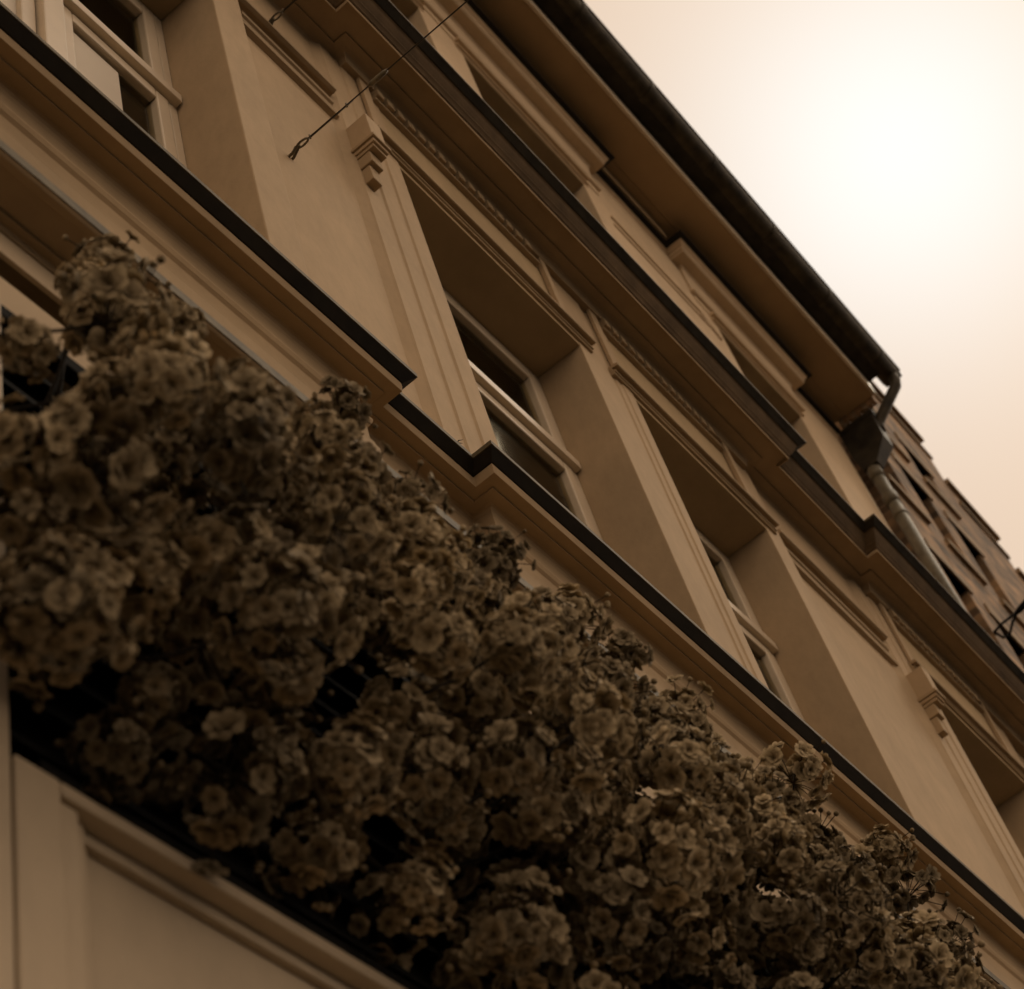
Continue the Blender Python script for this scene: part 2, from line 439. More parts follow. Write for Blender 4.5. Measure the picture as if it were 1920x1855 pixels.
# ------------------------------------------------------------------ windows of the main floor
def window(a, b, z0, z1, zt, yf, mullion=None, curtain=True):
    fr = MB()
    w = 0.028; dp = 0.045
    fr.box(a + 0.001, a + w, yf, yf + dp, z0, z1 - 0.001).box(b - w, b - 0.001, yf, yf + dp, z0, z1 - 0.001)
    fr.box(a + w, b - w, yf, yf + dp, z1 - w, z1 - 0.001).box(a + w, b - w, yf, yf + dp, z0, z0 + w)
    wnd = build(fr, 'window', 'white', bld, bevel=0.004)
    build(MB().box(a + 0.004, b - 0.004, yf - 0.021, yf + 0.04, zt - 0.034, zt + 0.002), 'transom', 'white', wnd, bevel=0.004)
    cuts = [a + w]
    if mullion:
        build(MB().box(mullion - 0.03, mullion + 0.03, yf - 0.022, yf + 0.04, z0 + w, zt - 0.036), 'mullion', 'white', wnd, bevel=0.006)
        spans = [(a + w, mullion - 0.031), (mullion + 0.031, b - w)]
    else:
        spans = [(a + w, b - w)]
    def sash(x0, x1, q0, q1):
        s = 0.043; y = yf + 0.003
        m = MB()
        m.box(x0 + 0.003, x0 + s, y - 0.006, y + 0.03, q0 + 0.003, q1 - 0.003).box(x1 - s, x1 - 0.003, y - 0.006, y + 0.03, q0 + 0.003, q1 - 0.003)
        m.box(x0 + s, x1 - s, y - 0.006, y + 0.03, q1 - s, q1 - 0.003).box(x0 + s, x1 - s, y - 0.006, y + 0.03, q0 + 0.003, q0 + s)
        build(m, 'sash', 'white', wnd, bevel=0.006)
        build(MB().box(x0 + s - 0.004, x1 - s + 0.004, y + 0.014, y + 0.018, q0 + s - 0.004, q1 - s + 0.004), 'pane', 'glass', wnd)
    sash(a + w, b - w, zt + 0.014, z1 - w)
    for x0, x1 in spans:
        sash(x0, x1, z0 + w, zt - 0.036)
    # room behind the glass
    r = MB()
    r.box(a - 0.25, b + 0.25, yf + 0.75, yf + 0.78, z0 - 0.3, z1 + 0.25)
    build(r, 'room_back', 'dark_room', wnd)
    if curtain:
        c = MB(); n = 40; v = []; f = []
        for i in range(n + 1):
            x = a + 0.03 + (b - a - 0.06) * i / n
            y = yf + 0.075 + 0.008 * math.sin(i * 1.35) + 0.004 * math.sin(i * 3.1)
            v += [W(x, y, z0 - 0.05), W(x, y, zt - 0.085)]
        for i in range(n): f.append((2 * i, 2 * i + 2, 2 * i + 3, 2 * i + 1))
        c.add(v, f); build(c, 'net_curtain', 'curtain', wnd, smooth=True)
    return wnd
w1 = window(0.60, 1.627, ZS + 0.01, ZT, 4.02, YF, mullion=1.235)
build(MB().box(1.29, 1.452, YF + 0.011, YF + 0.0135, 3.10, 3.925), 'pale_pane_sheet', 'pale_sheet', w1)  # pale sheets put in for the bright patch on the glass
build(MB().box(0.70, 1.19, YF + 0.011, YF + 0.0135, 3.10, 3.95), 'pale_pane_sheet', 'pale_sheet', w1)
window(2.335, 3.137, ZS + 0.01, ZT, 4.03, YF)
window(3.405, 4.135, ZS + 0.01, ZT, 4.03, YF)
window(5.19, 5.95, ZS + 0.01, ZT, 4.03, YF)

# ------------------------------------------------------------------ upper floor
YU = 1.04
UW = [(2.30, 3.115), (3.385, 4.175), (5.185, 5.88)]
ZU = 6.815
xs = [(-1.2, 2.30), (3.115, 3.385), (4.175, 5.185), (5.88, XE - 0.06)]
for a, b in xs:
    build(MB().box(a, b, YU, 1.36, 4.87, 7.3), 'upper_pier', 'upper', bld, bevel=0.004)
for a, b in UW:
    build(MB().box(a + 0.001, b - 0.001, YU + 0.0015, 1.36, ZU, 7.3), 'upper_lintel', 'reveal', bld)
    fr = MB()
    yf = YU + 0.115; w = 0.04
    fr.box(a + 0.001, a + w, yf, yf + 0.05, 5.1, ZU - 0.001).box(b - w, b - 0.001, yf, yf + 0.05, 5.1, ZU - 0.001).box(a + w, b - w, yf, yf + 0.05, ZU - w, ZU - 0.001)
    fr.box((a + b) / 2 - 0.03, (a + b) / 2 + 0.03, yf, yf + 0.05, 5.1, ZU - w)
    uw = build(fr, 'window', 'white', bld, bevel=0.004)
    build(MB().box(a + w, (a + b) / 2 - 0.03, yf + 0.02, yf + 0.024, 5.1, ZU - w), 'pane', 'glass', uw)
    build(MB().box((a + b) / 2 + 0.03, b - w, yf + 0.02, yf + 0.024, 5.1, ZU - w), 'pane', 'glass', uw)
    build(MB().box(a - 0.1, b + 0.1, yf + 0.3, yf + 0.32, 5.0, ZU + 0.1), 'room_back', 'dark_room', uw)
    # lintel mouldings
    build(MB().sweep([(-0.02, 6.886), (0.022, 6.884), (0.027, 6.880), (0.027, 6.868), (0.022, 6.866), (0.006, 6.868), (0.006, 6.850), (0.013, 6.848), (0.013, 6.838), (0.003, 6.837), (0.003, 6.824), (-0.02, 6.824)], [(a - 0.045, YU), (b + 0.03, YU)]), 'lintel_mould', 'upper', bld, bevel=0.0015)
# string panel on the wide upper pier
build(MB().box(4.32, 5.03, YU - 0.0055, YU + 0.01, 6.66, 6.672), 'pier_string', 'upper', bld, bevel=0.001)
build(MB().box(4.33, 5.02, YU - 0.0075, YU + 0.01, 6.735, 6.745), 'pier_string', 'upper', bld, bevel=0.001)

# scroll ornament on the right of the upper pier
orn = MB()
for k in range(6):
    cx = 5.0 + k * 0.021; cz = 6.71 - 0.012 * k
    orn.tube([W(cx + 0.012 * math.cos(t), YU - 0.004, cz + 0.016 * math.sin(t)) for t in [i * 0.7 for i in range(8)]], 0.006, 6)
build(orn, 'scroll_ornament', 'upper', bld, smooth=True)

# crown cornice with forward breaks over the windows
KB, KR = 1.012, 1.092
path_top = jog([(4.335, KB), (5.02, KR), (5.98, KB), (XE - 0.06, KR)])
crown = build(MB().sweep([(-0.10, 7.2185), (0.064, 7.2185), (0.064, 7.207), (0.057, 7.204), (0.057, 7.194), (0.049, 7.189), (0.047, 7.172), (0.0415, 7.169), (0.0415, 7.158), (0.034, 7.156), (-0.006, 7.150), (-0.006, 7.139), (-0.012, 7.134), (-0.016, 7.105), (-0.018, 7.045), (-0.018, 6.955), (-0.008, 6.951), (-0.004, 6.944), (-0.010, 6.934), (-0.022, 6.930), (-0.024, 6.89), (-0.10, 6.89)], path_top),
              'crown_cornice', 'upper', bld, bevel=0.0015)
build(MB().sweep([(-0.10, 7.236), (0.0865, 7.236), (0.0865, 7.222), (0.068, 7.220), (-0.10, 7.220)], path_top), 'drip_course', 'flashing_gap_shade', crown)  # flashing strip whose black also stands in for the dark gap over the hoods
build(MB().box(4.40, 4.94, 0.998, 1.06, 7.248, 7.328), 'bed_board', 'eave', bld, bevel=0.002)
build(MB().box(-1.2, XE - 0.07, 1.045, 1.1, 7.19, 7.3285), 'gap_shade_wall', 'flashing_gap_shade', bld)  # coloured black to stand in for shade in the gap below the soffit

# eave: soffit boards, fascia, gutter deck, gutter
ZE = 7.33
sof = build(MB().box(-1.2, XE - 0.035, 0.955, 1.2, ZE, ZE + 0.03), 'eave_soffit', 'eave', bld, bevel=0.002)
build(MB().box(-1.2, XE - 0.035, 0.7825, 0.9535, ZE - 0.003, ZE + 0.03), 'soffit_board', 'eave', sof, bevel=0.002)
build(MB().box(-1.2, XE - 0.03, 0.766, 0.7815, ZE - 0.006, ZE + 0.165), 'fascia', 'white', sof, bevel=0.003)
build(MB().box(-1.2, XE - 0.03, 0.69, 0.7655, ZE + 0.100, ZE + 0.128), 'gutter_board', 'hopper', sof, bevel=0.002)
for k in range(9):                                # verge tiles on the end of the eave
    y = 0.79 + k * 0.0235
    build(MB().box(XE - 0.033, XE + 0.0, y, y + 0.0215, ZE - 0.034 - 0.005 * (k % 3), ZE + 0.03), 'verge_tile', ('terracotta', 'stone')[(k * 2) % 3 == 1], sof, bevel=0.002)
gz = ZE + 0.15
def gutter_prof(r, th, y0=0.673, z0=gz):
    o = [(y0 - r * math.cos(math.pi * i / 12), z0 - r * 1.05 * math.sin(math.pi * i / 12)) for i in range(13)]
    i_ = [(y0 - (r - th) * math.cos(math.pi * i / 12), z0 - (r - th) * 1.05 * math.sin(math.pi * i / 12)) for i in range(12, -1, -1)]
    return o + i_
def gutter(x0, x1, r, th):
    p = gutter_prof(r, th); n = len(p)
    v = [W(x0, y, z) for y, z in p] + [W(x1, y, z) for y, z in p]
    f = [(i, (i + 1) % n, n + (i + 1) % n, n + i) for i in range(n)] + [tuple(range(n)), tuple(range(2 * n - 1, n - 1, -1))]
    return MB().add(v, f)
gut = build(gutter(-1.2, XE + 0.07, 0.054, 0.004), 'gutter', 'gutter', bld, smooth=False)
build(MB().tube([W(-1.2, 0.618, gz + 0.001), W(XE + 0.07, 0.618, gz + 0.001)], 0.008, 8), 'gutter_bead', 'gutter', gut, smooth=True)
build(MB().plan([(XE + 0.069, 0.622), (XE + 0.072, 0.622), (XE + 0.072, 0.72), (XE + 0.069, 0.72)], gz - 0.045, gz + 0.002), 'gutter_end', 'gutter', gut)
x = 0.35
while x < XE - 0.1:
    build(gutter(x, x + 0.035, 0.0575, 0.0035), 'gutter_collar', 'gutter', gut)
    x += 0.505
build(MB().plan([(-1.2, 0.69), (XE - 0.03, 0.69), (XE - 0.03, 1.4), (-1.2, 1.4)], ZE + 0.26, ZE + 0.29), 'roof', 'roof', bld)
# outlet, hopper head and downpipe
XP = XE + 0.035
spout = MB().tube([W(XP, 0.662, gz - 0.03), W(XP, 0.662, gz - 0.085), W(XP, 0.672, gz - 0.115), W(XP, 0.83, ZE - 0.10), W(XP, 0.852, ZE - 0.13), W(XP, 0.856, ZE - 0.17)], 0.043, 14)
build(spout, 'outlet_pipe', 'gutter', bld, smooth=True)
hop = MB()
def ring(y0, y1, x0, x1, z): return [W(x0, y0, z), W(x1, y0, z), W(x1, y1, z), W(x0, y1, z)]
hv = ring(0.835, 1.03, XE - 0.03, XE + 0.085, 7.25) + ring(0.845, 1.03, XE - 0.028, XE + 0.08, 7.06) + ring(0.93, 1.01, XE - 0.065, XE + 0.005, 6.90)
hop.add(hv, [(0, 1, 2, 3), (11, 10, 9, 8)] + [(a + i, a + (i + 1) % 4, a + 4 + (i + 1) % 4, a + 4 + i) for a in (0, 4) for i in range(4)])
hopper = build(hop, 'hopper_head', 'hopper', bld, bevel=0.006)
build(MB().box(XE - 0.036, XE + 0.09, 0.828, 1.03, 7.235, 7.262), 'hopper_rim', 'hopper', hopper, bevel=0.003)
px_, py_ = XE - 0.03, 0.972
dp = build(MB().tube([W(px_, py_, 6.91), W(px_, py_, 4.6)], 0.047, 18), 'downpipe', 'pipe', bld, smooth=True)
for z in (6.66, 6.86):
    build(MB().tube([W(px_, py_, z + 0.035), W(px_, py_, z - 0.035)], 0.055, 18), 'pipe_socket', 'pipe', dp, smooth=True)
build(MB().tube([W(px_, py_, 6.55), W(px_, py_, 6.53)], 0.0535, 18), 'pipe_clip', 'pipe', dp, smooth=True)

# ------------------------------------------------------------------ brick building further along the street
bb = thing('brick_building', 'tall weathered brick building with stepped parapet beyond the downpipe', 'building', (9.0 * D, 1.2 * D, 0))
YK = 0.985
blocks = [(6.62, 8.95, 9.46), (8.95, 9.62, 8.98), (9.62, 10.6, 8.62), (10.6, 12.2, 8.3)]
rows = [(4.35, 5.15), (5.75, 6.55), (7.15, 7.85), (8.25, 8.62)]
wins = [6.85 + 0.62 * k for k in range(9)]
ww = 0.34
for i, (a, b, h) in enumerate(blocks):
    mb = MB()
    ops = [x for x in wins if x > a + 0.05 and x + ww < b - 0.05]
    xs_ = [a] + [q for x in ops for q in (x, x + ww)] + [b]
    for j in range(0, len(xs_), 2): mb.box(xs_[j] + (0.0 if j == 0 else 0), xs_[j + 1], YK, 1.6, g0, h)
    for x in ops:
        zz = g0
        for z0, z1 in rows:
            if z1 < h - 0.15:
                mb.box(x + 0.0005, x + ww - 0.0005, YK + 0.001, 1.59, zz, z0); zz = z1
        mb.box(x + 0.0005, x + ww - 0.0005, YK + 0.001, 1.59, zz, h - 0.001)
    wl_ = build(mb, 'brick_wall', 'brick', bb)
    build(MB().box(a - 0.012, b + 0.028, YK - 0.028, 1.6, h + 0.002, h + 0.045), 'coping', 'stone', wl_, bevel=0.004)
    build(MB().box(a + 0.01, b + 0.012, YK - 0.015, YK - 0.001, h - 0.20, h - 0.165), 'string_course', 'stone', wl_, bevel=0.003)
    for x in ops:
        for z0, z1 in rows:
            if z1 < h - 0.15:
                l = build(MB().box(x - 0.05, x + ww + 0.05, YK - 0.012, YK + 0.10, z1, z1 + 0.075), 'stone_lintel', 'stone', wl_, bevel=0.004)
                build(MB().box(x - 0.04, x + ww + 0.04, YK - 0.022, YK + 0.14, z0 - 0.05, z0), 'stone_sill', 'stone', wl_, bevel=0.004)
                wdw = build(MB().box(x + 0.001, x + 0.03, YK + 0.10, YK + 0.14, z0, z1).box(x + ww - 0.03, x + ww - 0.001, YK + 0.10, YK + 0.14, z0, z1).box(x + 0.03, x + ww - 0.03, YK + 0.10, YK + 0.14, z1 - 0.03, z1 - 0.001), 'window', 'hopper', wl_)
                build(MB().box(x + 0.002, x + ww - 0.002, YK + 0.141, YK + 0.145, z0, z1 - 0.002), 'pane', 'pane_b', wl_)

# ------------------------------------------------------------------ shopfront below the ledge
shop = thing('shopfront', 'cream panelled shopfront with wide cornice under the sill ledge', 'shopfront', (2.0 * D, 0.9 * D, 0))
YS = 0.86
# shop cornice, soffit and boards
zc = 2.69 * 0.80
build(MB().sweep([(-0.25, zc + 0.012), (0.094, zc + 0.001), (0.1, zc - 0.003), (0.1, zc - 0.016), (0.095, zc - 0.020), (0.085, zc - 0.020), (0.085, zc - 0.014), (0.042, zc - 0.016), (0.040, zc - 0.022), (0.028, zc - 0.022), (0.026, zc - 0.032), (-0.25, zc - 0.032)], [(-1.2, 0.90), (6.6, 0.90)]), 'shop_cornice', 'trim', shop, bevel=0.002)
build(MB().box(-1.2, 6.6, 0.799, 0.803, zc - 0.0165, zc + 0.0045), 'cornice_nosing', 'lead', shop, bevel=0.001)
build(MB().box(-1.2, 6.6, 0.876, 0.8835, 2.072, zc - 0.0335), 'upper_board', 'fascia_board', shop, bevel=0.002)
build(MB().box(-1.2, 6.6, 0.955, 0.97, 1.9, zc - 0.0335), 'sign_gap_shade', 'dark_wood_shade', shop)  # near-black colour stands in for deep shade in the gap above the sign
build(MB().box(-1.2, 6.6, 0.884, 0.935, 1.905, 2.032), 'sign_board', 'fascia_board', shop, bevel=0.002)
# dark louvred box behind the blossoms
lv = build(MB().box(0.80, 6.6, 0.893, 0.93, 1.20, 1.903), 'louvre_box', 'dark_wood_shade', shop)
build(MB().box(0.80, 6.6, 0.864, 0.883, 1.905, 1.928), 'louvre_rail', 'dark_wood_shade', shop, bevel=0.003)
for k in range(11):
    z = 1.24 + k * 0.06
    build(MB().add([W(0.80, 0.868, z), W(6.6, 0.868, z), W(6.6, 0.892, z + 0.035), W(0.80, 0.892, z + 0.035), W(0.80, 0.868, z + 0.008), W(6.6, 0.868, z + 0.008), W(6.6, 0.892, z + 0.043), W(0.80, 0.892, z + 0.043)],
                   [(3, 2, 1, 0), (4, 5, 6, 7), (0, 1, 5, 4), (1, 2, 6, 5), (2, 3, 7, 6), (3, 0, 4, 7)]), 'louvre_slat', 'dark_wood_shade', lv)
# pilaster at the far left and panelled front
build(MB().box(-0.2, 0.944 * YS, YS - 0.004, 0.95, g0, 1.92), 'shop_pilaster', 'white_shop', shop, bevel=0.004)
zt = 1.408 * YS
x0p = 0.953 * YS
fr = MB()
fr.box(x0p, x0p + 0.052, YS, 0.95, g0 + 0.1, zt)
pan = build(fr, 'panel_stile', 'white_shop', shop, bevel=0.004)
build(MB().box(x0p + 0.0525, 3.6, YS, 0.95, zt - 0.016, zt), 'panel_rail', 'white_shop', shop, bevel=0.004)
build(MB().box(x0p + 0.0525, x0p + 0.078, YS + 0.006, 0.95, g0 + 0.1, zt - 0.0165), 'panel_moulding', 'white_shop', shop, bevel=0.005)
build(MB().box(x0p + 0.0785, x0p + 0.094, YS + 0.016, 0.95, g0 + 0.1, zt - 0.0165), 'panel_moulding', 'white_shop', shop, bevel=0.004)
build(MB().box(x0p + 0.0945, 3.6, YS + 0.021, 0.95, zt - 0.030, zt - 0.0165), 'panel_moulding', 'white_shop', shop, bevel=0.003)
build(MB().box(x0p + 0.0945, x0p + 0.106, YS + 0.026, 0.95, g0 + 0.1, zt - 0.0305), 'panel_bead', 'white_shop', shop, bevel=0.003)
build(MB().box(x0p + 0.1065, 3.6, YS + 0.031, 0.95, g0 + 0.1, zt - 0.0305), 'panel_field', 'white_shop', shop)
build(MB().box(0.85, 3.6, YS + 0.001, YS + 0.05, zt + 0.001, zt + 0.012), 'panel_cap', 'dark_wood_shade', shop)

# ------------------------------------------------------------------ guy wires across the street
def wire(name, label, x, y, z, group=None, yend=-6.0, clamp=None):
    r = thing(name, label, 'cable', W(x, y, z), group)
    build(MB().tube([W(x, y - 0.055, z), W(x, yend, z - 0.02)], 0.0026, 6), 'strand', 'steel', r, smooth=True)
    # thimble loop and eye hook on the wall
    build(MB().tube([W(x, y + 0.01, z - 0.006), W(x, y - 0.012, z - 0.006), W(x - 0.004, y - 0.026, z - 0.002), W(x, y - 0.032, z + 0.004), W(x + 0.005, y - 0.024, z + 0.003), W(x + 0.012, y - 0.006, z + 0.0), W(x + 0.014, y + 0.004, z)], 0.0058, 8), 'eye_hook', 'zinc', r, smooth=True)
    loop = [W(x + 0.007 * math.sin(t) * (1 if True else 1), y - 0.042 + 0.017 * math.cos(t), z + 0.003 * math.sin(t)) for t in [i * math.pi / 8 for i in range(17)]]
    build(MB().tube(loop, 0.0042, 6), 'thimble', 'zinc', r, smooth=True)
    build(MB().tube([W(x + 0.003, y - 0.058, z + 0.002), W(x + 0.003, y - 0.19, z + 0.003)], 0.0022, 6), 'tail_strand', 'steel', r, smooth=True)
    for yy in (y - 0.064, y - 0.172):
        c = build(MB().tube([W(x + 0.0015, yy, z - 0.004), W(x + 0.0015, yy, z + 0.010)], 0.0042, 6), 'wire_clamp', 'zinc', r)
    return r
a1 = wire('guy_wire', 'long steel guy wire hooked to the wall panel left of the middle window', 1.822, 1.022, 3.855, 'guy wires')
build(MB().tube([W(1.822, 0.785, 3.855), W(1.822, 0.778, 3.855), W(1.822, 0.755, 3.855), W(1.822, 0.738, 3.855), W(1.822, 0.730, 3.855)], [0.004, 0.0085, 0.0095, 0.0085, 0.004], 10), 'turnbuckle', 'zinc', a1, smooth=True)
wire('guy_wire', 'short visible guy wire hooked to the panel moulding at the top edge', 1.852, 1.012, 4.562, 'guy wires')
xk, yk, zk = 7.20, 0.985, 6.23
cab = thing('service_cable', 'thick black looped cable leaving the brick wall at the right edge', 'cable', W(xk, yk, zk))
build(MB().tube([W(xk, yk + 0.01, zk), W(xk, yk - 0.01, zk), W(xk + 0.02, 0.96, zk - 0.03), W(xk + 0.045, 0.93, zk - 0.015), W(xk + 0.05, 0.89, zk + 0.04), W(xk + 0.05, 0.84, zk + 0.08)], 0.011, 8), 'cable_loop', 'dark_wood_shade', cab, smooth=True)
build(MB().tube([W(xk, yk, zk + 0.01), W(xk + 0.015, 0.94, zk + 0.04), W(xk + 0.045, 0.84, zk + 0.075)], 0.010, 8), 'cable_tail', 'dark_wood_shade', cab, smooth=True)
build(MB().tube([W(xk + 0.045, 0.86, zk + 0.068), W(xk + 0.05, 0.83, zk + 0.08), W(xk + 0.05, 0.77, zk + 0.10), W(xk + 0.05, 0.73, zk + 0.11)], [0.012, 0.024, 0.026, 0.010], 10), 'cable_sleeve', 'dark_wood_shade', cab, smooth=True)
build(MB().tube([W(xk + 0.05, 0.75, zk + 0.105), W(xk + 0.06, 0.62, zk + 0.14), W(xk + 0.1, -5.0, zk + 0.6)], 0.010, 8), 'cable_run', 'dark_wood_shade', cab, smooth=True)

# ------------------------------------------------------------------ weeds on the ledge
def weed(x, y, z, n, h, label):
    r = thing('weed_tuft', label, 'weed', W(x, y, z), 'weeds on the ledge')
    rg = random.Random(int(x * 100))
    for k in range(n):
        a = rg.uniform(0, 6.28); l = h * rg.uniform(0.5, 1.0)
        p0 = Vector(W(x, y, z)) + Vector((rg.uniform(-.02, .02), rg.uniform(-.012, .012), -0.004))
        p1 = p0 + Vector((math.cos(a) * l * 0.35, math.sin(a) * l * 0.2, l * 0.6))
        p2 = p1 + Vector((math.cos(a) * l * 0.4, math.sin(a) * l * 0.2, l * 0.25))
        build(MB().tube([p0, p1, p2], [0.0022, 0.0018, 0.0006], 5), 'stalk', 'bark', r, smooth=True)
weed(2.06, 0.965, 2.914, 9, 0.055, 'tiny dry weed tuft in the inner corner of the sill ledge')
weed(3.905, 0.925, 2.912, 5, 0.05, 'tiny dry weed on the ledge under the right-hand wide pier')

# ------------------------------------------------------------------ blossom garland
def flower_geo(rng, R):
    """double blossom looking along +Z, local metres; returns verts, faces, tone per vertex"""
    V = []; F = []; T = []
    for layer, (n, rad, open_, ln) in enumerate(((7, 1.0, 1.18, 1.0), (6, 0.72, 0.78, 0.9), (4, 0.42, 0.42, 0.7))):
        off = rng.random() * 6.28
        for k in range(n):
            az = off + 2 * math.pi * (k + rng.uniform(-0.18, 0.18)) / n
            L = R * ln * rad * rng.uniform(0.85, 1.12)
            wdt = R * (0.62 if layer == 0 else 0.52 if layer == 1 else 0.36) * rng.uniform(0.85, 1.15)
            tilt = open_ * rng.uniform(0.82, 1.15)
            tw = rng.uniform(-0.25, 0.25)
            o = len(V)
            ca, sa = math.cos(az), math.sin(az)
            for i, t in enumerate((0.08, 0.55, 0.86, 1.0)):
                a = tilt * (0.45 + 0.65 * t)
                r = L * math.sin(a) * t; z = L * math.cos(a) * t * 0.9
                for j in (-1, 0, 1):
                    ww_ = wdt * (0.22, 0.85, 0.95, 0.55)[i] * j
                    rr = r - (0.10 * wdt * abs(j) if i < 3 else -0.0) - (0.10 * L if (i == 3 and j == 0) else 0)
                    zz = z + 0.22 * wdt * abs(j) + ww_ * tw * 0.4 + (rng.uniform(-0.09, 0.09) * R if i >= 2 else 0)
                    V.append((ca * rr - sa * ww_, sa * rr + ca * ww_, zz))
                    T.append(min(1.0, max(0.0, (0.05, 0.55, 0.85, 1.0)[i] * (1.0, 0.85, 0.6)[layer] + rng.uniform(-0.08, 0.08))))  # petal bases and inner petals coloured darker as shade in the flower centre
            for i in range(3):
                for j in range(2):
                    F.append((o + i * 3 + j, o + i * 3 + j + 1, o + i * 3 + j + 4, o + i * 3 + j + 3))
    return V, F, T

def bud_geo(rng, R):
    V = []; F = []; T = []
    prof = [(0.0, -0.1), (0.55, 0.15), (0.72, 0.65), (0.5, 1.1), (0.0, 1.3)]
    n = 6
    for i, (r, z) in enumerate(prof):
        for k in range(n):
            a = 2 * math.pi * k / n
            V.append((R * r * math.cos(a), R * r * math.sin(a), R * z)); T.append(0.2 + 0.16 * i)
    for i in range(4):
        for k in range(n): F.append((i * n + k, i * n + (k + 1) % n, (i + 1) * n + (k + 1) % n, (i + 1) * n + k))
    return V, F, T

def stem_geo(p, q, r):
    mb = MB().tube([p, (Vector(p) + Vector(q)) / 2 + Vector((0, 0, 0.003)), q], r, 4, cap=False)
    return mb.v, mb.f, [0.0] * len(mb.v)

def cluster_geo(rng, nf, rad):
    V = []; F = []; T = []
    def put(g, pos, nrm, spin):
        v, f, t = g
        q = Vector((0, 0, 1)).rotation_difference(nrm).to_matrix() @ Matrix.Rotation(spin, 3, 'Z')
        o = len(V)
        for a in v:
            b = q @ Vector(a); V.append((b.x + pos.x, b.y + pos.y, b.z + pos.z))
        F.extend(tuple(i + o for i in ff) for ff in f); T.extend(t)
    ga = math.pi * (3 - math.sqrt(5))
    sq = (rng.uniform(0.75, 1.35), rng.uniform(0.75, 1.3), rng.uniform(0.6, 1.05))
    for i in range(nf):
        z = 1 - 1.92 * (i + 0.5) / nf
        r = math.sqrt(max(0, 1 - z * z)); th = i * ga + rng.uniform(-0.3, 0.3)
        n = Vector((r * math.cos(th), r * math.sin(th), z))
        n = (n + Vector((rng.uniform(-.35, .35), rng.uniform(-.35, .35), rng.uniform(-.35, .35)))).normalized()
        d = rad * rng.uniform(0.55, 1.2)
        pos = Vector((n.x * d * sq[0], n.y * d * sq[1], n.z * d * sq[2]))
        put(flower_geo(rng, rng.uniform(0.017, 0.028)), pos - n * 0.008, n, rng.random() * 6)
        v, f, t = stem_geo((0, 0, -rad * 0.35), tuple(pos - n * 0.004), 0.0011)
        o = len(V); V.extend(v); F.extend(tuple(k + o for k in ff) for ff in f); T.extend(t)
    for i in range(rng.randint(2, 4)):
        n = Vector((rng.uniform(-1, 1), rng.uniform(-1, 1), rng.uniform(-0.4, 1))).normalized()
        pos = n * rad * rng.uniform(1.15, 1.4)
        put(bud_geo(rng, rng.uniform(0.007, 0.010)), pos, n, 0)
        v, f, t = stem_geo((0, 0, 0), tuple(pos), 0.0011)
        o = len(V); V.extend(v); F.extend(tuple(k + o for k in ff) for ff in f); T.extend(t)
    return V, F, T

def make_mesh(name, V, F, T):
    me = bpy.data.meshes.new(name)
    me.from_pydata(V, [], F)
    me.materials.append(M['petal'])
    at = me.attributes.new('tone', 'FLOAT', 'POINT')
    at.data.foreach_set('value', T)
    me.polygons.foreach_set('use_smooth', [True] * len(me.polygons))
    return me

rng = random.Random(11)
NV = 9
geos = [cluster_geo(rng, rng.randint(21, 29), rng.uniform(0.058, 0.076)) for _ in range(NV)]
meshes = [make_mesh('blossom_cluster', *g) for g in geos]

gar = thing('blossom_garland', 'thick garland of faded double cherry blossoms hung over the shopfront', 'garland', W(2.2, 0.85, 1.22))
gpos = rootpos(gar)

def top_t(x):                                     # upper outline: elevation ratio against x / y
    tb = [(0.5, 2.30), (0.95, 2.36), (1.1, 2.42), (1.3, 2.50), (1.6, 2.58), (2.0, 2.64), (2.4, 2.68), (2.9, 2.72), (3.5, 2.74), (5.0, 2.74), (9, 2.74)]
    for (a, b), (c, d) in zip(tb, tb[1:]):
        if x <= c: return b + (d - b) * max(0, (x - a)) / (c - a)
    return tb[-1][1]
def arc(X, s):
    yt = 0.735
    zt_ = yt * top_t(X / yt)
    P = [(0.83, 1.235), (0.63, 1.36), (0.60, zt_ - 0.25), (yt, zt_ - 0.03)]
    b = [(1 - s) ** 3, 3 * s * (1 - s) ** 2, 3 * s * s * (1 - s), s ** 3]
    return sum(b[i] * P[i][0] for i in range(4)), sum(b[i] * P[i][1] for i in range(4))
def proj(p):
    d = p - Vector((0, 0, CAMH)); z = -d.dot(CZ)
    return 960 + 3645.7 * d.dot(CX) / z, 927.5 - 3645.7 * d.dot(CY) / z, z
TOP = [(-400, 640), (108, 640), (112, 560), (140, 495), (215, 480), (260, 570), (330, 585), (400, 640), (520, 690), (560, 735), (640, 735), (690, 830), (790, 905), (800, 960), (870, 1040), (960, 1065), (1060, 1130),
       (1190, 1215), (1215, 1290), (1300, 1325), (1390, 1405), (1440, 1480), (1540, 1530), (1640, 1625), (1720, 1720), (1800, 1775), (1850, 1855), (2300, 2260)]
LOW = [(-400, 1150), (20, 1200), (90, 1420), (200, 1425), (380, 1450), (480, 1530), (600, 1640), (700, 1760), (800, 1850), (1200, 2200)]
def lerp_line(L, u):
    for (a, b), (c, d) in zip(L, L[1:]):
        if a <= u <= c: return b + (d - b) * (u - a) / (c - a)
    return L[-1][1]
HOLES = [(60, 740, 60), (60, 960, 60), (170, 1275, 62), (50, 1300, 80), (330, 965, 30), (640, 1330, 25), (250, 1180, 25), (960, 1300, 22), (430, 1330, 22), (720, 1480, 30), (860, 1640, 30), (1205, 1480, 18), (1260, 1520, 14), (560, 1480, 24), (1010, 1660, 26), (770, 1250, 20), (350, 780, 16), (190, 690, 10)]
